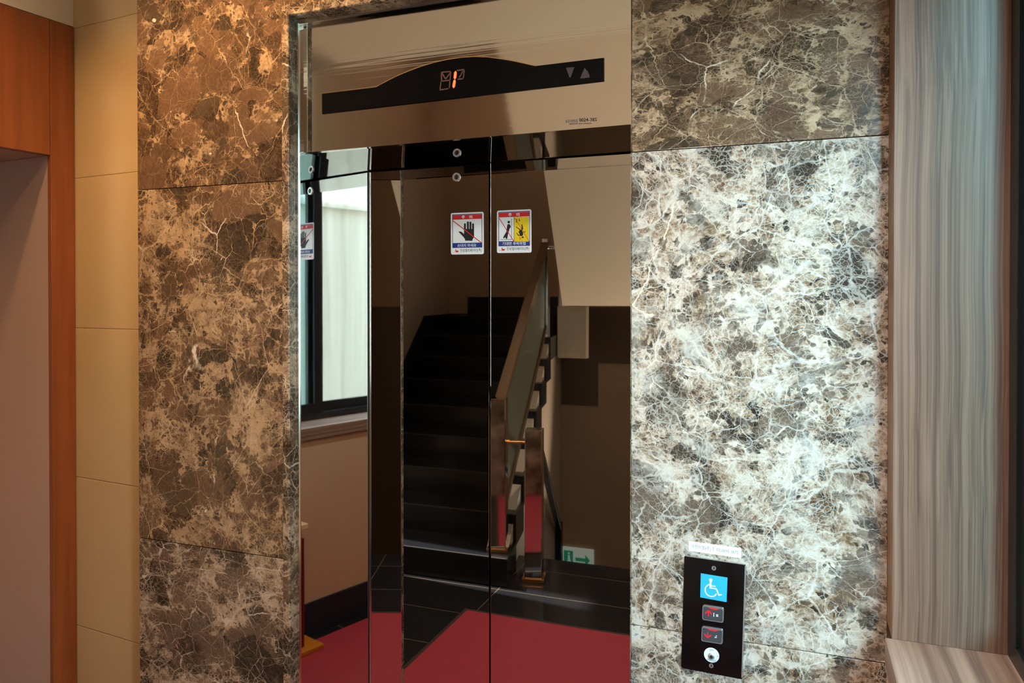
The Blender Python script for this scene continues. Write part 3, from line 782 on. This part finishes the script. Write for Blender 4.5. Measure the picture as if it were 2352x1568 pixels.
def callbutton(cx_, cy_, up):
    # outline of the key, in the crop frame
    w, h_ = 110, 84
    skew = lambda dx, dy: zp(cx_ + dx - dy * .03, cy_ + dy + dx * .155)
    def rr(w_, hh, r):
        p = []
        for qx, qy, a0 in ((w_ - r, -hh + r, -90), (w_ - r, hh - r, 0), (-w_ + r, hh - r, 90), (-w_ + r, -hh + r, 180)):
            for k_ in range(5):
                a = math.radians(a0 + 22.5 * k_); p.append(skew(qx + r * math.cos(a), qy + r * math.sin(a)))
        return p
    b = MB(); sp.poly(b, rr(110, 76, 20), .0030, .0029); bo = b.build('call_button', M['chrome'], cp)
    f_ = MB(); sp.poly(f_, rr(101, 67, 16), .0036, .0005); f_.build('key_face', M['keygrey'], bo)
    g_ = MB(); o = rr(107, 73, 18); sp.poly(g_, [skew(-60, -66), skew(-20, -50), skew(30, -48), skew(70, -64)], .0039)
    g_.build('red_reflector', M['red'], bo)
    a_ = MB(); s_ = 1 if up else -1
    def ln(p, q, w_): sp.line(a_, *skew(*p), *skew(*q), w_, .0040, ASP)
    ax = -46
    k0 = [.0040]
    def ln(p, q, w_): k0[0] += 2e-5; sp.line(a_, *skew(*p), *skew(*q), w_, k0[0], ASP)
    ln((ax, -30), (ax, 28), .013)
    ty = -30 if up else 28
    ln((ax, ty), (ax - 34, ty + s_ * 34), .020); ln((ax, ty), (ax + 34, ty + s_ * 30), .020)
    a_.build('arrow', M['redled'], bo)
    d_ = MB()
    for dx, dy in (((10, -10), (10, 4), (10, 18), (38, 0), (38, 14), (50, 0), (50, 14)) if up else ((32, 12), (44, 12), (44, -4))):
        sp.disc(d_, *skew(dx, dy), .009, .009 / ASP, .0041, 10)
    d_.build('braille_dots', M['ring'], bo)
callbutton(453, 861, True); callbutton(445, 1084, False)
ku, kv = zp(440, 1290)
kk = MB(); sp.disc(kk, ku, kv, .125, .125 / ASP, .0022, 40); ko = kk.build('key_switch', M['ring'], cp)
kk = MB(); sp.disc(kk, ku, kv + .005, .052, .052 / ASP, .0060, 28)
c0 = sp.at(ku, kv + .005, .0022); c1 = sp.at(ku, kv + .005, .0095); kk.tube(c0, c1, .0062, 24, .0054); kk.build('key_barrel', M['chrome'], ko)
kk = MB(); cc = sp.at(ku, kv + .005, .0096); kk.tube(cc, cc + Vector((0, -.0003, 0)), .0032, 16); kk.build('key_slot', M['black'], ko)
kt = MB(); sp.text(kt, 'OFF', ku - .04, kv - .053, ku + .03, kv - .035, .0025); sp.text(kt, 'PARKING', ku - .07, kv + .036, ku + .09, kv + .054, .0025); sp.text(kt, 'ON', ku + .075, kv - .008, ku + .115, kv + .010, .0025)
kt.build('ring_lettering', M['grey'], ko)

lb = sheet([(1583.2, 1243.6), (1704.2, 1260), (1703.6, 1283.2), (1583.4, 1266)], FY - .0004)
lr = empty('phone_label', lb.at(.5, 1, 0), 'white paper label with a phone number above the call panel', 'label')
mb = MB(); lb.rect(mb, 0, 0, 1, 1, .0003, .0003); mb.build('paper', M['white'], lr)
mb = MB(); lb.text(mb, '대한이엘(주) T. 02)2693-3675', .05, .27, .945, .74, .0005); mb.build('phone_lettering', M['grey'], lr)

# ------------------------------------------------------------------ things of the lobby seen in the mirrors
mt = empty('floor_mat', (-.79, .98, 0), 'red floor mat with dark edging lying before the lift', 'mat')
MB().box(-1.68, .10, .275, 1.70, .0005, .007).build('carpet', M['mat'], mt, bevel=.001)
mb = MB(); mb.box(-1.70, -1.681, .255, 1.70, .0005, .006); mb.box(-1.68, .10, .255, .274, .0005, .006); mb.build('edging', M['matrim'], mt)

sd = empty('corner_stand', (.09, 1.5, 0), 'slim dark red stand with pale top beside the window corner', 'stand')
MB().box(.035, .155, 1.36, 1.64, .03, .555).build('body', M['redwood'], sd, bevel=.004)
MB().box(.045, .15, 1.37, 1.635, .555, .60).build('neck', M['black'], sd)
MB().box(.022, .158, 1.345, 1.65, .60, .625).build('top', M['cream'], sd, bevel=.003)
MB().box(-.01, .155, 1.28, 1.65, .0075, .03).build('base', M['ochre'], sd, bevel=.003)

ex = empty('exit_sign', (-2.06, mp(BB) + .002, -1.05), 'green running man exit sign on the wall down the stairs', 'sign')
es = Sheet((-1.90, mp(BB) + .03, -.82), (-2.22, mp(BB) + .03, -.82), (-2.22, mp(BB) + .03, -1.04), (-1.90, mp(BB) + .03, -1.04), (0, 1, 0))
mb = MB(); es.rect(mb, 0, 0, 1, 1, 0, .028); mb.build('box', M['signwhite'], ex)
mb = MB(); es.rect(mb, .66, .14, .96, .86, .0008); mb.build('green_panel', M['green'], ex)
mb = MB(); es.poly(mb, [(.10, .5), (.26, .24), (.26, .42), (.58, .42), (.58, .58), (.26, .58), (.26, .76)], .0008); mb.build('arrow', M['green'], ex)
mb = MB(); es.disc(mb, .80, .26, .03, .05, .0012); es.poly(mb, [(.77, .34), (.83, .36), (.82, .56), (.90, .78), (.86, .80), (.78, .60), (.72, .80), (.68, .78), (.75, .56)], .0012); mb.build('running_man', M['signwhite'], ex)

# ceiling lamps (with their own light)
def downlight(x, y, z, energy, label, color=(1.0, .60, .27), angle=2.2, src=None):
    if src is None:
        o = empty('ceiling_downlight', (x, y, z), label, 'ceiling lamp', 'round downlights in the lobby ceiling')
        MB().ring((0, 0), .045, .065, -.004, 0, 24).build('rim', M['lampring'], o)
        MB().tube((0, 0, 0), (0, .002, 0), .045, 24).build('lens', M['lampglow'], o)
        for c in o.children:                     # built flat in the xz plane: lay them into the ceiling
            c.data.transform(Matrix.Translation(Vector((x, y, z)))); c.data.transform(Matrix.Rotation(math.radians(90), 4, 'X'))
    else:
        o = src.copy(); C.objects.link(o)
        for c in src.children:
            k_ = c.copy(); k_.parent = o; C.objects.link(k_)
        o.location = (x, y, z); o['label'] = label
    l = lamp('downlight_lamp', 'SPOT', (x, y, z - .03), (x, y + .001, 0), energy, color, spot_size=angle, spot_blend=0.8, shadow_soft_size=.04)
    return o
dl = downlight(-1.42, 1.28, CEIL - .003, 80, 'round ceiling downlight over the left marble')
downlight(-2.05, 1.35, CEIL - .003, 30, 'round ceiling downlight near the beige tiled wall', src=dl)
downlight(-.45, .60, CEIL - .003, 135, 'round ceiling downlight added over the red mat as fill', color=(1, .94, .88), src=dl)  # added whiter fill, lifts the mat and the wall under the window
downlight(-2.4, mp(6.2), 4.597, 16, 'round ceiling downlight added high over the stair landing', color=(1.0, .82, .64), angle=2.7, src=dl)  # added lamp with an unseen fitting, lights the stair hall walls
wy = mp(BB) + .013  # added unseen uplight, put in to brighten the soffit of the flight above
wl = empty('added_uplight', (-.9, wy, -1.2), 'small round added uplight brightening the soffit from the foot of the lower flight', 'added uplight')
MB().box(-.98, -.82, wy, wy + .02, -1.28, -1.12).build('back_plate', M['lampring'], wl, bevel=.003)
MB().tube((-.9, wy + .021, -1.22), (-.9, wy + .12, -1.18), .05, 24, .06).build('shade', M['lampglow'], wl)
lamp('added_uplight_spot', 'SPOT', (-.9, wy + .15, -1.10), (-1.25, -1.1, 2.3), 360, (1.0, .88, .72), spot_size=1.25, spot_blend=.6, shadow_soft_size=.08)

# ------------------------------------------------------------------ outside the window
nb = empty('neighbouring_building', (2.4, 0, -.2), 'white rendered neighbouring wall close outside the window', 'building')
MB().box(2.4, 2.6, -4, 7, -.2, 2.5).build('wall', M['ext'], nb)
MB().box(2.36, 2.64, -4, 7, 2.5, 2.58).build('coping', M['ext'], nb)
fb = MB().box(5.6, 6.0, -3, 12, -.2, 9).build('neighbouring_building', M['extgrey'], label='pale grey building farther out beyond the white wall', cat='building')
MB().box(.56, 9, -9, 14, -.4, -.2).build('ground', M['ground'], kind='structure')
